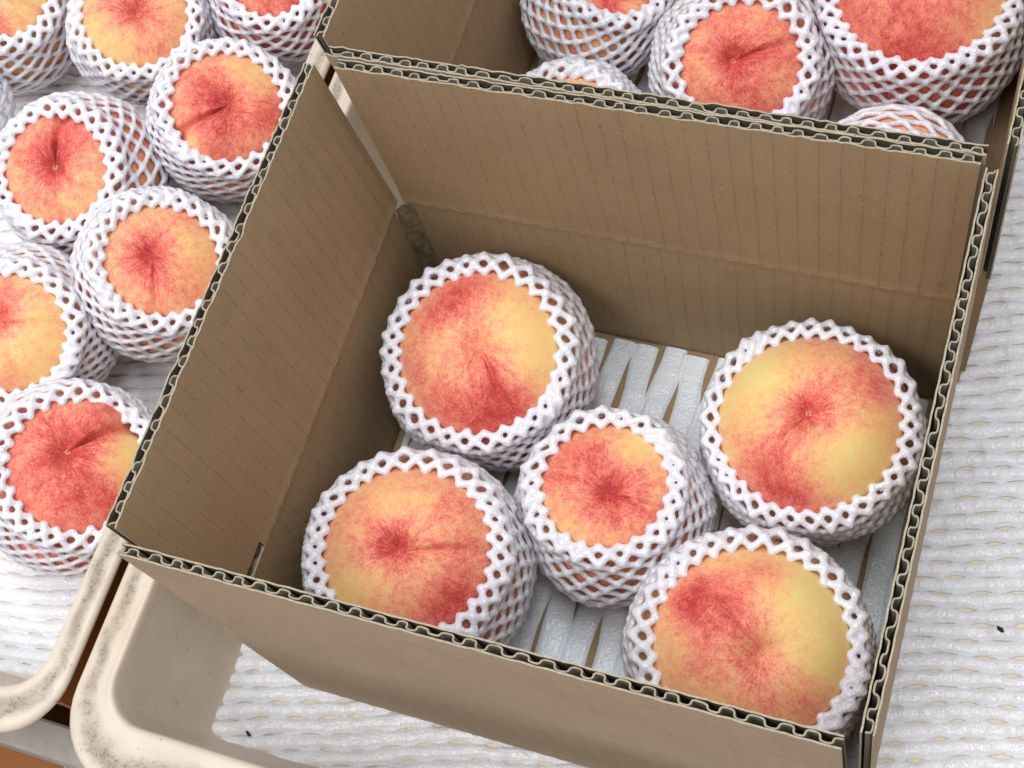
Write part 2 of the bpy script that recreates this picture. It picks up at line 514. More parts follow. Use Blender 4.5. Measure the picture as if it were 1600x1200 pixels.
# ------------------------------------------------------------------ cardboard boxes
def board(p00, p10, p01, p11, nrm, d0, d1, nu, nv, rs, jit=0.0, wash=0.12, u_off=0.0, mats=None, cut_hole=None, pitch=8.0, ridge=None, bow=0.0):
    """one paper liner: slab between depths d0 and d1 (mm along nrm) over the bilinear quad; inner face at d0"""
    p00, p10, p01, p11, nrm = (np.array(a, float) for a in (p00, p10, p01, p11, nrm))
    W = np.linalg.norm(p10 - p00); Hh = np.linalg.norm(p01 - p00)
    a = np.linspace(0, 1, nu); b = np.concatenate([np.linspace(0, .1, 9), np.linspace(.1, 1, nv - 8)[1:]])
    if ridge == 'top': b = 1 - b[::-1]
    A, B = np.meshgrid(a, b, indexing='ij')
    jt = rs.uniform(-1, 1, nu) * jit + (rs.uniform(0, 1, nu) > .9) * rs.uniform(-1.2, .6, nu) * jit * 1.5
    jt = jt * .6 + .8 * jit * np.sin(a * W * .11 + rs.uniform(0, 6)) * np.sin(a * W * .37 + rs.uniform(0, 6))
    sgn = np.where(A > .5, 1, -1)
    P = (p00 * ((1 - A) * (1 - B))[..., None] + p10 * (A * (1 - B))[..., None] + p01 * ((1 - A) * B)[..., None] + p11 * (A * B)[..., None])
    up = (p01 - p00) / Hh
    P = P + up * (jt[:, None] * (B > .999))[..., None]
    wv = wash * np.sin(A * W * 2 * np.pi / pitch + u_off)
    if ridge:                                                # the scored crease, pressed out toward the inside
        e = (B if ridge == 'bottom' else 1 - B) * Hh
        wv = wv - .36 * np.exp(-(e / 2.6) ** 2) * (1 + .25 * np.sin(A * W * .13 + 1) + .15 * np.sin(A * W * .41))
    if bow:
        wv = wv - bow * 4 * B * (1 - B) * np.clip(.5 + .6 * np.sin(A * 5.1 + rs.uniform(0, 6)) + .4 * np.sin(A * 9 + B * 4 + rs.uniform(0, 6)), 0, 2) * np.sin(np.pi * A) ** .5
    V0 = P + nrm * (d0 + wv)[..., None]; V1 = P + nrm * (d1 + wv)[..., None]
    UV = np.stack([A * W, B * Hh], -1).reshape(-1, 2)
    n = nu * nv
    f = grid_faces(nu, nv)
    if cut_hole:
        u0, u1, v0, v1 = cut_hole
        cu = (A[:-1, :-1] + A[1:, 1:]) / 2 * W; cv = (B[:-1, :-1] + B[1:, 1:]) / 2 * Hh
        hole = ((cu > u0) & (cu < u1) & (cv > v0) & (cv < v1)).reshape(-1)
        f = f[~hole]
    F = [f, f[:, ::-1] + n]
    mi = [np.zeros(len(f)), np.zeros(len(f))]
    def strip(idx):
        idx = np.array(idx)
        return np.stack([idx[:-1], idx[:-1] + n, idx[1:] + n, idx[1:]], -1)
    top = np.arange(nu) * nv + nv - 1; bot = np.arange(nu) * nv
    lef = np.arange(nv); rig = (nu - 1) * nv + np.arange(nv)
    for e in (top, lef, rig, bot):
        s = strip(e); F.append(s); mi.append(np.ones(len(s)))
    return np.concatenate([V0.reshape(-1, 3), V1.reshape(-1, 3)]), np.concatenate(F), np.concatenate([UV, UV]), np.concatenate(mi)


def fluting(p00, p10, p01, p11, nrm, d0, d1, rs, pitch=8.0, drop=0.45, th=0.62):
    p00, p10, p01, p11, nrm = (np.array(a, float) for a in (p00, p10, p01, p11, nrm))
    W = np.linalg.norm(p10 - p00); Hh = np.linalg.norm(p01 - p00)
    per = 14
    n = int(W / pitch * per)
    u = np.linspace(0, W, n)
    warp = .9 * np.sin(u * .09 + rs.uniform(0, 6)) + .35 * np.sin(u * .31 + rs.uniform(0, 6)) + .2 * np.sin(u * .77 + rs.uniform(0, 6))
    phs = (u + warp) * 2 * np.pi / pitch + rs.uniform(0, 6)
    s = np.sin(phs); s = np.tanh(.9 * s) / np.tanh(.9)
    up_ = u - 0.07 * pitch * np.sin(2 * phs)            # rounded, slightly overhanging arches
    mid = (d0 + d1) / 2; amp = (d1 - d0) / 2 - th * .55
    amp = amp * (1 - .12 * np.abs(np.sin(u * .05 + rs.uniform(0, 6))))
    for _ in range(6):                                       # crushed flutes here and there
        amp = amp * (1 - rs.uniform(.1, .5) * np.exp(-((u - rs.uniform(0, W)) / rs.uniform(2, 7)) ** 2))
    d = mid + amp * s
    # offset along the in-plane normal of the curve for thickness
    du = np.gradient(up_); dd = np.gradient(d); ln = np.hypot(du, dd) + 1e-9
    nx, nd = -dd / ln, du / ln
    rings = []
    for v in (0.0, .5, 1.0):
        for k in (1, -1):
            uu = np.clip((up_ + k * nx * th / 2) / W, 0, 1); de = d + k * nd * th / 2
            vv = v if v < 1 else 1 - (drop + .35 * np.sin(u * .21 + rs.uniform(0, 1)) + rs.uniform(-.15, .15, n)) / Hh
            P = (p00 * ((1 - uu) * (1 - vv))[:, None] + p10 * (uu * (1 - vv))[:, None] + p01 * ((1 - uu) * vv)[:, None] + p11 * (uu * vv)[:, None])
            rings.append(P + nrm * de[:, None])
    V = np.concatenate(rings)
    i = np.arange(n - 1)
    F = []
    for k in (0, 1):                                          # two skins, lower and upper halves
        for h in (0, 1):
            a, b2 = (2 * h + k) * n, (2 * h + 2 + k) * n
            q = np.stack([a + i, a + i + 1, b2 + i + 1, b2 + i], -1)
            F.append(q if k == 0 else q[:, ::-1])
    q = np.stack([4 * n + i, 4 * n + i + 1, 5 * n + i + 1, 5 * n + i], -1)
    F.append(q)
    F = np.concatenate(F); mi = np.zeros(len(F)); mi[-(n - 1):] = 1
    return V, F, mi


def flap_part(name, corners, nrm, T, seed, parent, origin, out_mat=KRAFT_OUT, notch=None):
    rs = np.random.RandomState(seed)
    W = np.linalg.norm(np.array(corners[1], float) - np.array(corners[0], float))
    nu = int(W / 2.0) + 1
    o3 = np.array(origin, float)
    Vi, Fi, Ui, Mi = board(*corners, nrm, 0, .62, nu, 34, rs, .55, .10, 0, cut_hole=notch, ridge='bottom', bow=.8)
    Mi = np.array(Mi); nf = int((Mi == 0).sum()) // 2; Mi[nf:2 * nf] = 2  # liner side facing the flutes gets the colour with shade painted in
    f = mesh_obj(name, Vi - o3, Fi, [KRAFT_IN, CUT, FLUTE_SHADED], parent, False, Ui, Mi)
    Vo, Fo, Uo, Mo = board(*corners, nrm, T - .62, T, nu, 14, rs, .5, .08, 0)
    Mo = np.array(Mo); nf = int((Mo == 0).sum()) // 2; Mo[:nf] = 2  # same shade-darkened colour on the outer liner's hidden side
    mesh_obj('outer_liner', Vo - o3, Fo, [out_mat, CUT, FLUTE_SHADED], f, False, Uo, Mo)
    Mo = None
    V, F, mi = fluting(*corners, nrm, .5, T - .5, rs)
    mesh_obj('fluting', V - o3, F, [FLUTE_SHADED, FLUTE_CUT], f, True, midx=mi)
    return f


def wall_part(name, corners, nrm, T, seed, parent, origin, inset):
    """lower wall of the box body, from floor to crease"""
    rs = np.random.RandomState(seed)
    o3 = np.array(origin, float)
    W = np.linalg.norm(np.array(corners[1], float) - np.array(corners[0], float))
    V, F, U, M = board(*corners, nrm, -inset, T - .3, int(W / 3) + 1, 22, rs, .0, .10, 0, ridge='top', bow=.6)
    n = len(F) // 2
    # inside face kraft, outside face lighter kraft
    nf = (int(W / 3)) * 21
    M = np.array(M); M[nf:2 * nf] = 1; M[2 * nf:] = 0
    return mesh_obj(name, V - o3, F, [KRAFT_IN, KRAFT_OUT], parent, False, U, M)


def floor_part(name, x0, x1, y0, y1, z0, z1, parent, origin):
    V, F = slab(x0, x1, y0, y1, z0, z1, .5)
    V = np.array(V) + np.array([0, origin[1], 0]) - np.array(origin)
    return mesh_obj(name, V, F, KRAFT_IN, parent, False, V[:, :2])


RZ, CZ = 186.9, 93.0


def cardboard_box(label, y0, seed, xl_rim, xr_rim, yf_rim, yb_rim, XR):
    """rim corners were measured; body between crease and floor"""
    org = (0, y0, -4.0)
    t = thing('cardboard_box', label, 'box', org, 'open cardboard boxes holding peaches')
    T = 4.3
    lo = lambda x, y, z: (x, y + y0, z)
    XL, YF, YB = -115.0, -99.5, 98.5                 # at the crease
    # flaps: left, right, back, front (bottom start, bottom end, top start, top end)
    flap_part('flap', (lo(XL, -97, CZ), lo(XL, 97.5, CZ), lo(xl_rim, -95.6, RZ), lo(xl_rim, 99.0, RZ)), (-1, 0, 0), T, seed + 1, t, org, notch=(13, 31, 0, 4.2))
    flap_part('flap', (lo(XR, -97.5, CZ), lo(XR, 97.5, CZ), lo(xr_rim - .6, -97.5, RZ), lo(xr_rim + .6, 99.2, RZ)), (1, 0, 0), T, seed + 2, t, org)
    flap_part('flap', (lo(XL + 2.6, YB, CZ), lo(XR - 3, YB, CZ), lo(xl_rim + 8.6, yb_rim - .6, RZ), lo(125.4 - 1.2, yb_rim + .9, RZ)), (0, 1, 0), T, seed + 3, t, org)
    flap_part('flap', (lo(XL + 1.5, YF, CZ), lo(XR - 3, YF, CZ), lo(xl_rim + 4.0, yf_rim, RZ), lo(min(xr_rim - 4.6, 125.5), yf_rim, RZ)), (0, -1, 0), T, seed + 4, t, org)
    # body
    c = 5.0
    fl, fr, ff, fb = -113.0, XR - .8, -98.0, 97.0
    wall_part('side_wall', (lo(fl, -94, 0), lo(fl, 97 - c, 0), lo(XL, -94, CZ - .05), lo(XL, 98 - c, CZ - .05)), (-1, 0, 0), T, seed + 5, t, org, 0.0)
    wall_part('side_wall', (lo(fr, -94, 0), lo(fr, 97, 0), lo(XR, -94, CZ - .05), lo(XR, 97, CZ - .05)), (1, 0, 0), T, seed + 6, t, org, 0.0)
    wall_part('side_wall', (lo(fl + c + 1, fb, 0), lo(fr - .5, fb, 0), lo(XL + c + 2, YB, CZ - .05), lo(XR - .5, YB, CZ - .05)), (0, 1, 0), T, seed + 7, t, org, 0.0)
    wall_part('side_wall', (lo(fl - 3.0, ff, -4), lo(fr - .5, ff, -4), lo(XL - 3.0, YF, CZ - .05), lo(XR - .5, YF, CZ - .05)), (0, -1, 0), T, seed + 8, t, org, 0.0)
    floor_part('base_panel', fl - 2.5, fr + 2.5, ff + .4, fb + 2.0, -3.8, -.6, t, org)
    # crumpled corner tuck between left and back walls: a recessed, puckered strip
    rs = np.random.RandomState(seed + 9)
    nz, nk = 40, 9
    V = []
    for i in range(nz):
        b = i / (nz - 1); z = b * (CZ - 1)
        xl = fl + (XL - fl) * b; yb = fb + (YB - fb) * b
        pinch = min(1.0, (1 - b) * 5)
        for k in range(nk):
            s = k / (nk - 1)
            a = np.array([xl - .2, yb - (c + .8) * (.8 + .2 * pinch)]); e = np.array([xl + (c + 2.0) * (.8 + .2 * pinch), yb + .2])
            p = a * (1 - s) + e * s
            depth = 2.3 * math.sin(math.pi * s) * pinch - 1.6 * math.exp(-((s - .42) / .14) ** 2) * pinch
            p = p + np.array([-.7, .7]) * (depth + rs.uniform(-.25, .25) + .5 * math.sin(b * 23 + k))
            V.append((p[0], p[1] + y0, z))
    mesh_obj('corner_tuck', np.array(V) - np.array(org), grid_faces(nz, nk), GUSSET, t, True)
    return t


cardboard_box('open brown cardboard box in front, five netted peaches inside', 0.0, 100, -125.6, 125.4, -99.6, 99.2, 127.8)
cardboard_box('second open brown cardboard box standing behind, cut by the top of the photo', 207.6, 200, -126.5, 131.8, -99.3, 99.2, 132.3)


def box_sheet(label, rect, seed):
    return foam_sheet('foam_strip_sheet', label, 'foam sheet', FOAM_STRIP, rect, math.radians(90 - 1.5), 12.8, 64.0, 50.0, 1.7, 1.7, -.3, seed, 2.0, 11, 1.2, .22, 1.1, 1.2)


box_sheet('bluish foam sheet with long open slits on the floor of the front box', (-110, 126, -94, 95.5), 11)
box_sheet('bluish foam sheet on the floor of the box behind', (-110, 126, 114, 300), 12)


# ------------------------------------------------------------------ peaches and nets
def unit(v): return v / np.linalg.norm(v)


def make_peach(spec, C, Rp, seed):
    rs = np.random.RandomState(seed)
    stem_p = hit(*spec['stem'], C, Rp)
    zax = unit(stem_p - C)
    sp = hit(*spec['suture'], C, Rp)
    xax = sp - C; xax = unit(xax - zax * (xax @ zax)); yax = np.cross(zax, xax)
    M3 = np.stack([xax, yax, zax], 1)
    nt_, nph = 84, 120
    th = np.concatenate([np.linspace(0.0, .5, 26)[:-1] ** 1.0, np.linspace(.5, math.pi, nt_ - 25)])
    th[0] = 1e-4; th[-1] = math.pi - 1e-3
    ph = np.linspace(0, 2 * math.pi, nph, endpoint=False)
    ph = ph - .55 * np.sin(ph)                          # vertices gather along the groove
    PH, TH = np.meshgrid(ph, th, indexing='ij')
    a = (PH + math.pi) % (2 * math.pi) - math.pi
    dep = spec.get('dimple', 1.0)
    dim = .115 * np.exp(-(TH / .16) ** 2) + .075 * np.exp(-(TH / .38) ** 2)
    wd = .085 + .05 * TH
    win = 1 / (1 + np.exp(-(TH - .14) * 26)) * (1 / (1 + np.exp((TH - 2.6) * 5)))
    gro = spec.get('groove', .030) * 1.5 * np.exp(-(a / wd) ** 2) * win * np.exp(-(TH / 1.5) ** 2)
    shoulder = spec.get('shoulder', .018) * 1.5 * (np.exp(-((a - .45) / .38) ** 2) - .4 * np.exp(-((a + .45) / .38) ** 2)) * np.exp(-((TH - .55) / .5) ** 2)
    q = rs.uniform(0, 6.28, 4)
    lump = .008 * np.sin(2 * PH + q[0]) * np.sin(TH) ** 2 + .006 * np.sin(3 * PH + q[1]) * np.sin(TH) ** 2 + .006 * np.sin(3 * TH + q[2])
    r = Rp * (1 - dep * dim - gro + shoulder + lump)
    D = np.stack([np.sin(TH) * np.cos(PH), np.sin(TH) * np.sin(PH), np.cos(TH)], -1)
    V = D * r[..., None]
    F = grid_faces(nph, nt_, True)
    # blush: soft patches where the photograph shows red or yellow skin
    Dw = (D.reshape(-1, 3) @ M3.T)
    bl = np.full(len(Dw), spec['base'], float)
    bl += .22 * np.exp(-(TH.reshape(-1) / .30) ** 2) + .10 * (np.exp(-(a / .22) ** 2) * win).reshape(-1)
    t0 = (C - CAM) @ ROT[2]
    for (px, py, pr, s) in spec['blobs']:
        d = unit(hit(px, py, C, Rp) - C)
        ang = np.arccos(np.clip(Dw @ d, -1, 1))
        rad = pr * t0 / FPX / Rp
        bl += s * np.exp(-(ang / rad) ** 2)
    o = mesh_obj('peach', V.reshape(-1, 3), F, peach_material(seed % 97, spec.get('yellow', (0.87, 0.62, 0.24))), None, True, attr={'blush': bl})
    mw = Matrix.Identity(4)
    for i in range(3):
        for j in range(3): mw[i][j] = M3[i][j]
        mw[i][3] = C[i] * MM
    o.matrix_world = mw
    tag(o, spec['label'], 'peach', spec['group'])
    # stem scar
    zt = Rp * (1 - dep * .19) - .1
    n = 12; Vs = [(0, 0, -.5)]; Fs = []
    for k, (rr, zz) in enumerate(((.5, -.15), (1.05, .35), (1.6, .1), (2.0, -.5))):
        for i in range(n):
            g = 2 * math.pi * i / n
            jr = rr * (1 + rs.uniform(-.18, .18))
            Vs.append((jr * math.cos(g), jr * math.sin(g), zz))
    for i in range(n): Fs.append([0, 1 + i, 1 + (i + 1) % n])
    for k in range(3):
        for i in range(n):
            A_, B_ = 1 + k * n + i, 1 + k * n + (i + 1) % n
            Fs.append([A_, A_ + n, B_ + n, B_])
    mesh_obj('stem_scar', np.array(Vs) * .8, Fs, SCAR, o, True, origin=(0, 0, zt))
    return o


def make_net(spec, C, R, Rp, seed):
    rs = np.random.RandomState(seed + 5000)
    ox, oy, opx = spec['open']
    t0 = (C - CAM) @ ROT[2]
    ro = min(opx * t0 / FPX * 1.0, .86 * Rp)
    h = math.sqrt(max(Rp * Rp - ro * ro, 1))
    ax = unit(hit(ox, oy, C, h) - C)
    tmp = np.array([1.0, 0, 0]); e1 = unit(tmp - ax * (tmp @ ax)); e2 = np.cross(ax, e1)
    M3 = np.stack([e1, e2, ax], 1)
    tr = 1.34 * rs.uniform(.95, 1.06)                                           # strand radius
    # profile from the tips that touch the fruit, over the fold, down the side
    tho = math.asin(min(1, ro / Rp))
    rim = ro + .115 * R
    pts = [(ro - .4, h + 1.2), (ro + .030 * R, h + 3.0), (ro + .085 * R, h + 4.6), (rim + .03 * R, h + 2.4)]
    th_start = math.asin(min(.985, (rim + .055 * R) / R))
    for th in np.linspace(max(th_start, tho + .23), math.radians(132), 30):
        pts.append((R * math.sin(th), R * math.cos(th)))
    pts = np.array(pts)
    # smooth the join
    for _ in range(2):
        pts[1:-1] = .25 * pts[:-2] + .5 * pts[1:-1] + .25 * pts[2:]
    arc = np.concatenate([[0], np.cumsum(np.hypot(*np.diff(pts, axis=0).T))])
    Ltot = arc[-1]
    Nn = spec.get('n', int(round(2 * math.pi * ro / 7.2)))
    tw = rs.uniform(0, 6.28, 10)

    def surf(s, phi, off=0.0, a0=0.0):
        """s in node rows; returns point and outward normal (local)"""
        sh = (np.pi / Nn) * .22 * (np.sin(phi + tw[2]) + .5 * np.sin(2 * phi + tw[0]))
        ph = phi + sh * s + .030 * np.sin(2 * phi + tw[0] + s * .11) + .02 * np.sin(3 * phi + tw[1]) + .014 * np.sin(5 * phi + s * .6 + tw[2]) + .011 * np.sin(9 * phi + s * .9 + tw[7])
        st = 1 + .12 * np.sin(phi + tw[3]) + .10 * np.sin(2 * phi + tw[4])
        sa = a0 + (3.8 * s + .17 * s * s) * (R / 46) * st + .35 * np.sin(4 * phi + tw[5] + s * .5) * np.clip(s, 0, 2) * .5 + .3 * np.sin(8 * phi + tw[9]) * np.clip(s, 0, 3) * .33
        sa = np.clip(sa, 0, Ltot - 1e-6)
        rr = np.interp(sa, arc, pts[:, 0]); zz = np.interp(sa, arc, pts[:, 1])
        e = 1.0
        r2 = np.interp(np.minimum(sa + e, Ltot), arc, pts[:, 0]); z2 = np.interp(np.minimum(sa + e, Ltot), arc, pts[:, 1])
        r1 = np.interp(np.maximum(sa - e, 0), arc, pts[:, 0]); z1 = np.interp(np.maximum(sa - e, 0), arc, pts[:, 1])
        dr, dz = r2 - r1, z2 - z1; ln = np.hypot(dr, dz) + 1e-9
        nr, nz = -dz / ln, dr / ln                       # outward: right-hand side of the downward path
        w = .6 * np.sin(3 * phi + s * .35 + tw[6]) + .45 * np.sin(6 * phi - s * .5 + tw[8])
        w = w * np.clip(s / 4, 0, 1) + off + (.30 * np.cos(2 * np.pi * s) + 1.35 * np.exp(-((s - 2.0) / .7) ** 2) * (1 + .5 * np.sin(7 * phi + tw[1]))) * np.clip(s, 0, 1)
        rr = rr + nr * w; zz = zz + nz * w
        P = np.stack([rr * np.cos(ph), rr * np.sin(ph), zz], -1)
        Nv = np.stack([nr * np.cos(ph), nr * np.sin(ph), nz], -1)
        return P, Nv

    VV, FF = [], []
    base = 0

    def tube(s, phi, off, rad, a0=0.0, ns=7):
        nonlocal base
        P, Nv = surf(s, phi, off, a0)
        T = np.gradient(P, axis=0); T /= np.linalg.norm(T, axis=1)[:, None] + 1e-9
        Nv = Nv - T * (Nv * T).sum(1)[:, None]; Nv /= np.linalg.norm(Nv, axis=1)[:, None] + 1e-9
        B = np.cross(T, Nv)
        g = np.linspace(0, 2 * math.pi, ns, endpoint=False)
        ring = P[:, None] + rad[:, None, None] * (np.cos(g)[None, :, None] * Nv[:, None] + np.sin(g)[None, :, None] * B[:, None])
        # rounded ends
        ring[0] = P[0] - T[0] * rad[0] * .5 + (ring[0] - P[0]) * .45
        ring[-1] = P[-1] + T[-1] * rad[-1] * .5 + (ring[-1] - P[-1]) * .45
        n = len(P)
        VV.append(ring.reshape(-1, 3))
        i = np.arange(n - 1)[:, None]; j = np.arange(ns)[None]; j2 = (j + 1) % ns
        f = np.stack([i * ns + j, i * ns + j2, (i + 1) * ns + j2, (i + 1) * ns + j], -1).reshape(-1, 4) + base
        FF.append(f)
        capa = [base + k for k in range(ns)][::-1]; capb = [base + (n - 1) * ns + k for k in range(ns)]
        caps.append(capa); caps.append(capb)
        base += n * ns

    caps = []
    rows = (-3.8 + math.sqrt(3.8 ** 2 + 4 * .17 * Ltot * 46 / R * 1.1)) / (2 * .17)
    rows = min(rows, 24)
    s = np.arange(0, rows, 1 / 3)
    node = np.cos(2 * math.pi * s)                        # thick where strands cross (integer rows)
    for k in range(Nn):
        p0 = 2 * math.pi * k / Nn
        for sg in (1, -1):
            lift = 0.0
            tube(s, p0 + sg * s * math.pi / Nn, lift, tr * (1 + .10 * node + .30 * np.exp(-(s / 1.5) ** 2) + .26 * np.exp(-((s - 2) / .6) ** 2)) * (1 + .04 * rs.uniform(-1, 1)))
    # beads: the looped tips along the opening
    nb, nl = 8, 5
    for k in range(Nn):
        P, Nv = surf(np.array([0.0]), np.array([2 * math.pi * k / Nn]), .1)
        rb = 2.25 * (1 + rs.uniform(-.13, .13))
        la = np.linspace(-math.pi / 2 + .2, math.pi / 2 - .2, nl); lo_ = np.linspace(0, 2 * math.pi, nb, endpoint=False)
        LA, LO = np.meshgrid(la, lo_, indexing='ij')
        Sx = np.stack([np.cos(LA) * np.cos(LO), np.cos(LA) * np.sin(LO), np.sin(LA)], -1).reshape(-1, 3) * rb + P[0] + rs.uniform(-.3, .3, 3)
        VV.append(Sx)
        i = np.arange(nl - 1)[:, None]; j = np.arange(nb)[None]; j2 = (j + 1) % nb
        FF.append(np.stack([i * nb + j, i * nb + j2, (i + 1) * nb + j2, (i + 1) * nb + j], -1).reshape(-1, 4) + base)
        caps.append([base + q for q in range(nb)][::-1]); caps.append([base + (nl - 1) * nb + q for q in range(nb)])
        base += nb * nl
    V = np.concatenate(VV) @ M3.T
    zf = spec['floor'] - C[2] + 1.7                       # the net flattens where it stands
    low = V[:, 2] < zf
    V[low, 2] = zf + (V[low, 2] - zf) * .12
    F = np.concatenate(FF).tolist() + caps
    o = mesh_obj('foam_net', V, F, FOAM_NET, None, True, origin=C)
    # fuse the crossings into one soft piece of foam
    md = o.modifiers.new('fuse', 'REMESH'); md.mode = 'VOXEL'; md.voxel_size = 0.00078; md.use_smooth_shade = True
    ms = o.modifiers.new('soften', 'SMOOTH'); ms.factor = .5; ms.iterations = 2
    dg = bpy.context.evaluated_depsgraph_get()
    me = bpy.data.meshes.new_from_object(o.evaluated_get(dg))
    o.modifiers.clear(); o.data = me; me.name = 'foam_net'
    global NTRI
    NTRI += len(me.polygons) * 2
    tag(o, spec['net'], 'foam net', spec['group_net'])
    return o


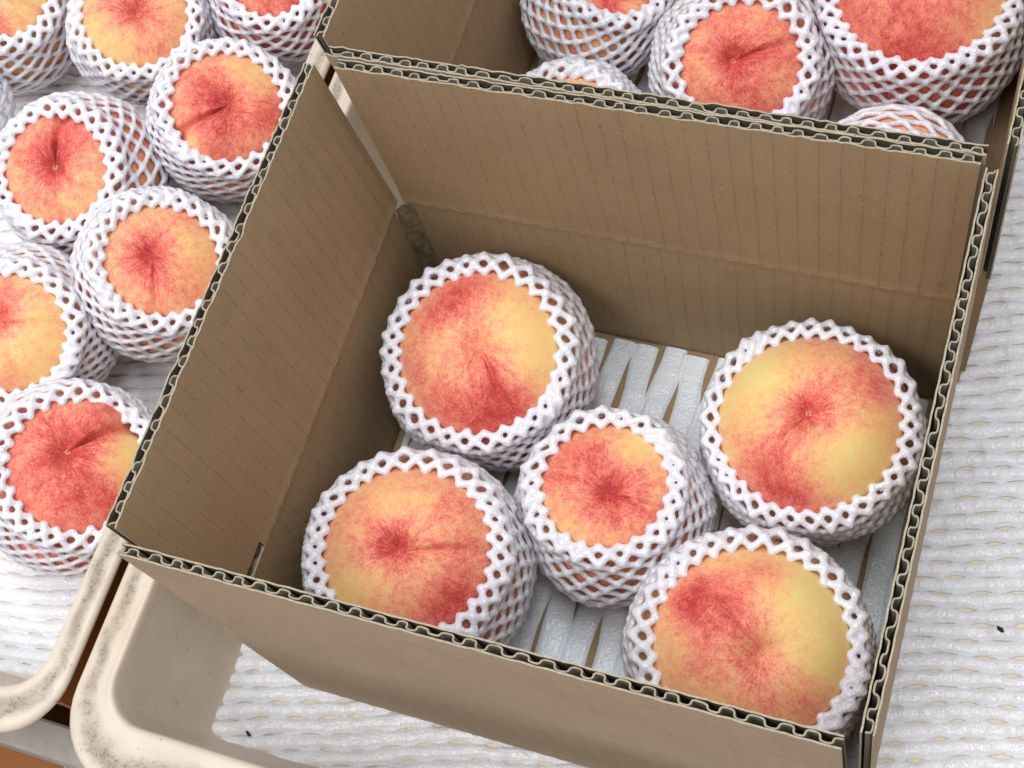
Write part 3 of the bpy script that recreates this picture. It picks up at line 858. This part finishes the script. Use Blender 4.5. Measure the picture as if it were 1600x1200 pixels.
YG = (0.82, 0.66, 0.25)      # greenish yellow skin
FB, BB, LC = 'front', 'back', 'left'
PEACHES = [
    dict(c=(768, 568, 172), fl=0.5, open=(747, 552, 122), stem=(745, 535), suture=(795, 640), base=.38, where=FB, groove=.032,
         label='streaky red and yellow peach in the back left corner of the front box', net='white foam net round the streaky peach in the back left corner of the front box',
         blobs=[(700, 470, 50, .40), (735, 445, 40, .25), (800, 630, 50, .42), (770, 580, 32, .35), (690, 640, 55, .28), (755, 660, 45, .30), (820, 520, 70, -.35), (850, 570, 40, -.25), (690, 520, 25, -.15), (660, 560, 40, .1), (795, 470, 30, .0)]),
    dict(c=(1268, 680, 185), fl=0.5, open=(1264, 662, 137), stem=(1262, 637), suture=(1175, 770), base=.26, where=FB, yellow=YG, R=47.0,
         label='large yellow peach with red star at its stem, beside the right box wall', net='white foam net round the large yellow peach beside the right box wall',
         blobs=[(1262, 632, 38, .42), (1200, 740, 55, .42), (1245, 785, 45, .5), (1345, 560, 55, .32), (1380, 610, 40, .25), (1310, 640, 60, .12), (1180, 590, 50, -.38), (1350, 720, 55, -.33), (1200, 555, 60, -.12), (1290, 720, 35, -.15)]),
    dict(c=(960, 792, 157), fl=0.5, open=(945, 760, 98), stem=(952, 768), suture=(1010, 790), base=.48, where=FB, groove=.02,
         label='small orange peach in the middle of the five in the front box', net='white foam net in the middle of the five nets of the front box',
         blobs=[(950, 765, 42, .30), (950, 720, 35, .12), (1000, 690, 42, -.55), (880, 825, 45, -.22), (1000, 830, 45, .05), (890, 720, 45, .2), (880, 770, 40, .1)]),
    dict(c=(655, 885, 185), fl=0.5, open=(636, 862, 128), stem=(618, 858), suture=(740, 862), base=.38, where=FB, groove=.03,
         label='orange blushed peach by the front left corner of the front box', net='white foam net by the front left corner of the front box',
         blobs=[(612, 838, 38, .38), (725, 910, 48, .38), (690, 955, 40, .38), (540, 935, 45, -.35), (700, 790, 40, .12), (600, 790, 60, -.12), (635, 895, 50, -.1), (740, 800, 40, .12), (580, 850, 40, .1)]),
    dict(c=(1168, 1020, 197), fl=0.5, open=(1173, 1008, 146), stem=(1195, 1022), suture=(1130, 930), base=.24, where=FB, yellow=YG, groove=.018, shoulder=.008,
         label='largest pale yellow peach with a red cheek at the front right of the front box', net='white foam net at the front right of the front box, cut by the rim',
         blobs=[(1080, 945, 55, .42), (1120, 930, 75, .30), (1150, 965, 40, .2), (1195, 1030, 26, .15), (1200, 890, 32, .28), (1280, 950, 78, -.45), (1060, 1060, 35, -.05), (1270, 1110, 45, .3), (1100, 1050, 40, .2), (1200, 1090, 40, .2), (1290, 1040, 40, -.2)]),
    dict(c=(935, 5, 125), fl=0.5, open=(958, -42, 74), stem=(955, -10), suture=(1000, 0), base=.42, where=BB,
         label='orange peach cut by the top of the photo, left one of the box behind', net='white foam net touching the top of the photo, leftmost high net of the box behind',
         blobs=[(955, 12, 28, .35), (905, 0, 25, -.25), (1005, 10, 25, -.15)]),
    dict(c=(1158, 110, 148), fl=0.5, open=(1157, 100, 91), stem=(1143, 92), suture=(1235, 68), base=.54, where=BB, groove=.035,
         label='whole coral red peach seen from above in the box behind', net='white foam net round the coral peach in the middle of the box behind',
         blobs=[(1143, 82, 45, .32), (1100, 115, 30, -.12), (1190, 140, 55, .12), (1180, 50, 25, -.05), (1100, 60, 30, -.05)]),
    dict(c=(1440, 30, 170), fl=0.5, open=(1440, -20, 128), stem=(1440, -75), suture=(1400, 50), base=.66, where=BB, groove=.03,
         label='large dark red peach at the top right in the box behind', net='white foam net round the large dark red peach at the top right',
         blobs=[(1560, 35, 45, -.5), (1430, 85, 45, .2), (1402, 45, 14, -.25), (1340, 40, 30, .1)]),
    dict(c=(897, 224, 132), fl=0.5, open=(891, 201, 80), stem=(890, 190), suture=(930, 190), base=.4, where=BB,
         label='peach almost hidden behind the double rim, left of the coral one', net='white foam net peeping over the double cardboard rim left of the coral peach', blobs=[]),
    dict(c=(1388, 304, 140), fl=0.5, open=(1385, 300, 66), stem=(1385, 260), suture=(1410, 260), base=.5, where=BB,
         label='peach hidden behind the rim below the large dark red one', net='white foam net peeping over the double rim below the large dark red peach', blobs=[]),
    dict(c=(0, 15, 135), fl=-4.4, open=(0, -12, 68), stem=(-20, -20), suture=(40, 10), base=.22, where=LC,
         label='yellow peach in the top left corner of the photo', net='white foam net in the top left corner of the photo',
         blobs=[(0, 42, 26, .42), (45, 15, 40, -.15)]),
    dict(c=(222, 40, 128), fl=-4.4, open=(212, 24, 81), stem=(216, 18), suture=(222, 95), base=.26, where=LC, groove=.015, R=41.5,
         label='yellow peach with red top beside the corner peach, cut by the top edge', net='white foam net round the yellow peach with red top in the left crate',
         blobs=[(216, 12, 34, .4), (170, 5, 35, .32), (240, 80, 24, .3), (165, 80, 50, -.2), (275, 35, 25, .15)]),
    dict(c=(432, -15, 120), fl=-4.4, open=(422, -34, 61), stem=(415, -50), suture=(440, -20), base=.62, where=LC, R=39.0,
         label='peach mostly above the photo beside the rim of the box behind', net='white foam net at the top edge beside the cardboard rim of the box behind',
         blobs=[(430, 5, 30, .1)]),
    dict(c=(355, 190, 128), fl=-4.4, open=(354, 168, 85), stem=(362, 157), suture=(290, 205), base=.56, where=LC, groove=.085, shoulder=.035,
         label='red peach with deep side crease touching the left rim of the front box', net='white foam net round the creased red peach touching the left cardboard rim',
         blobs=[(325, 148, 38, .32), (298, 222, 16, -.45), (410, 120, 35, -.25), (425, 185, 28, .28), (350, 222, 35, .12), (370, 105, 40, -.2)]),
    dict(c=(132, 278, 137), fl=-4.4, open=(89, 266, 82), stem=(76, 258), suture=(92, 195), base=.52, where=LC, groove=.07,
         label='coral peach with crease running up from its stem, in a tilted net', net='tilted white foam net at the left, its long side showing toward the box',
         blobs=[(76, 252, 36, .38), (60, 205, 40, .1), (135, 300, 45, -.22), (70, 340, 40, -.1), (115, 205, 35, .12), (30, 290, 30, -.1)]),
    dict(c=(250, 430, 140), fl=-4.4, open=(252, 408, 86), stem=(237, 390), suture=(243, 450), base=.38, where=LC, groove=.03,
         label='orange peach with dark red stem hollow against the left box wall', net='white foam net round the orange peach with dark stem hollow by the box wall',
         blobs=[(230, 394, 38, .45), (300, 375, 45, -.12), (240, 475, 45, -.02), (290, 455, 30, .12), (300, 345, 25, .15), (200, 430, 30, .1)]),
    dict(c=(45, 520, 140), fl=-4.4, open=(14, 520, 90), stem=(-8, 500), suture=(80, 506), base=.20, where=LC, groove=.018,
         label='pale yellow peach cut by the left edge of the photo', net='white foam net cut by the left edge, around the pale yellow peach',
         blobs=[(10, 455, 28, .28), (-10, 500, 40, .32), (60, 560, 60, -.15), (15, 595, 30, .22)]),
    dict(c=(115, 745, 157), fl=-4.4, open=(120, 728, 101), stem=(103, 697), suture=(175, 672), base=.58, where=LC, groove=.085, shoulder=.04,
         label='dark red speckled peach nearest the bottom of the left crate', net='white foam net nearest the crate lip, around the dark red speckled peach',
         blobs=[(75, 690, 50, .15), (110, 775, 60, .24), (212, 695, 28, -.6), (195, 725, 32, -.5), (170, 790, 40, .18), (180, 650, 40, .05), (130, 680, 30, .2)]),
    dict(c=(-118, 170, 137), fl=-4.4, open=(-150, 150, 85), stem=(-150, 140), suture=(-120, 140), base=.4, where=LC,
         label=None, net='sliver of white foam net at the left edge below the corner peach', blobs=[]),
]
NTRI = 0
GROUPS = {FB: 'in the front cardboard box', BB: 'in the cardboard box behind', LC: 'in the left cream crate'}
for idx, sp in enumerate(PEACHES):
    C, R = sphere_from_px(*sp['c'], sp['fl'])
    if 'R' in sp:
        C = C - (R - sp['R']) * np.array([0, 0, 1.0]); R = sp['R']
    sp['floor'] = sp['fl']
    sp['group'] = 'peaches ' + GROUPS[sp['where']]
    sp['group_net'] = 'foam nets ' + GROUPS[sp['where']]
    Rp = R - 3.6
    if sp['label']: make_peach(sp, C, Rp, 31 + idx * 7)
    make_net(sp, C, R - 1.7, Rp, 77 + idx * 13)


print('net triangles', NTRI)
# ------------------------------------------------------------------ dark flecks on the foam
def fleck(P, L, wd, ang, seed, label):
    rs = np.random.RandomState(seed)
    V = [(0, 0, .9)]
    n = 9
    for z, k in ((.5, .75), (0, 1)):
        for i in range(n):
            a = 2 * math.pi * i / n
            rr = 1 + rs.uniform(-.3, .3)
            x, y = L * math.cos(a) * rr * k, wd * math.sin(a) * rr * k
            V.append((x * math.cos(ang) - y * math.sin(ang), x * math.sin(ang) + y * math.cos(ang), z))
    F = [[0, 1 + i, 1 + (i + 1) % n] for i in range(n)]
    F += [[1 + i, 1 + n + i, 1 + n + (i + 1) % n, 1 + (i + 1) % n] for i in range(n)]
    tag(mesh_obj('dark_fleck', V, F, DARK, None, False, origin=P), label, 'fleck', 'dark flecks on the foam sheet')


def on_plane(x, y, z):
    d = ray(x, y); t = (z - CAM[2]) / d[2]
    return CAM + t * d


fleck(on_plane(1563, 983, -3.9), 1.9, 1.0, -.5, 1, 'small black fleck on the foam at the lower right')
fleck(on_plane(388, 1146, -3.9), 1.9, .7, -.6, 2, 'small black fleck on the foam by the bottom left crate corner')
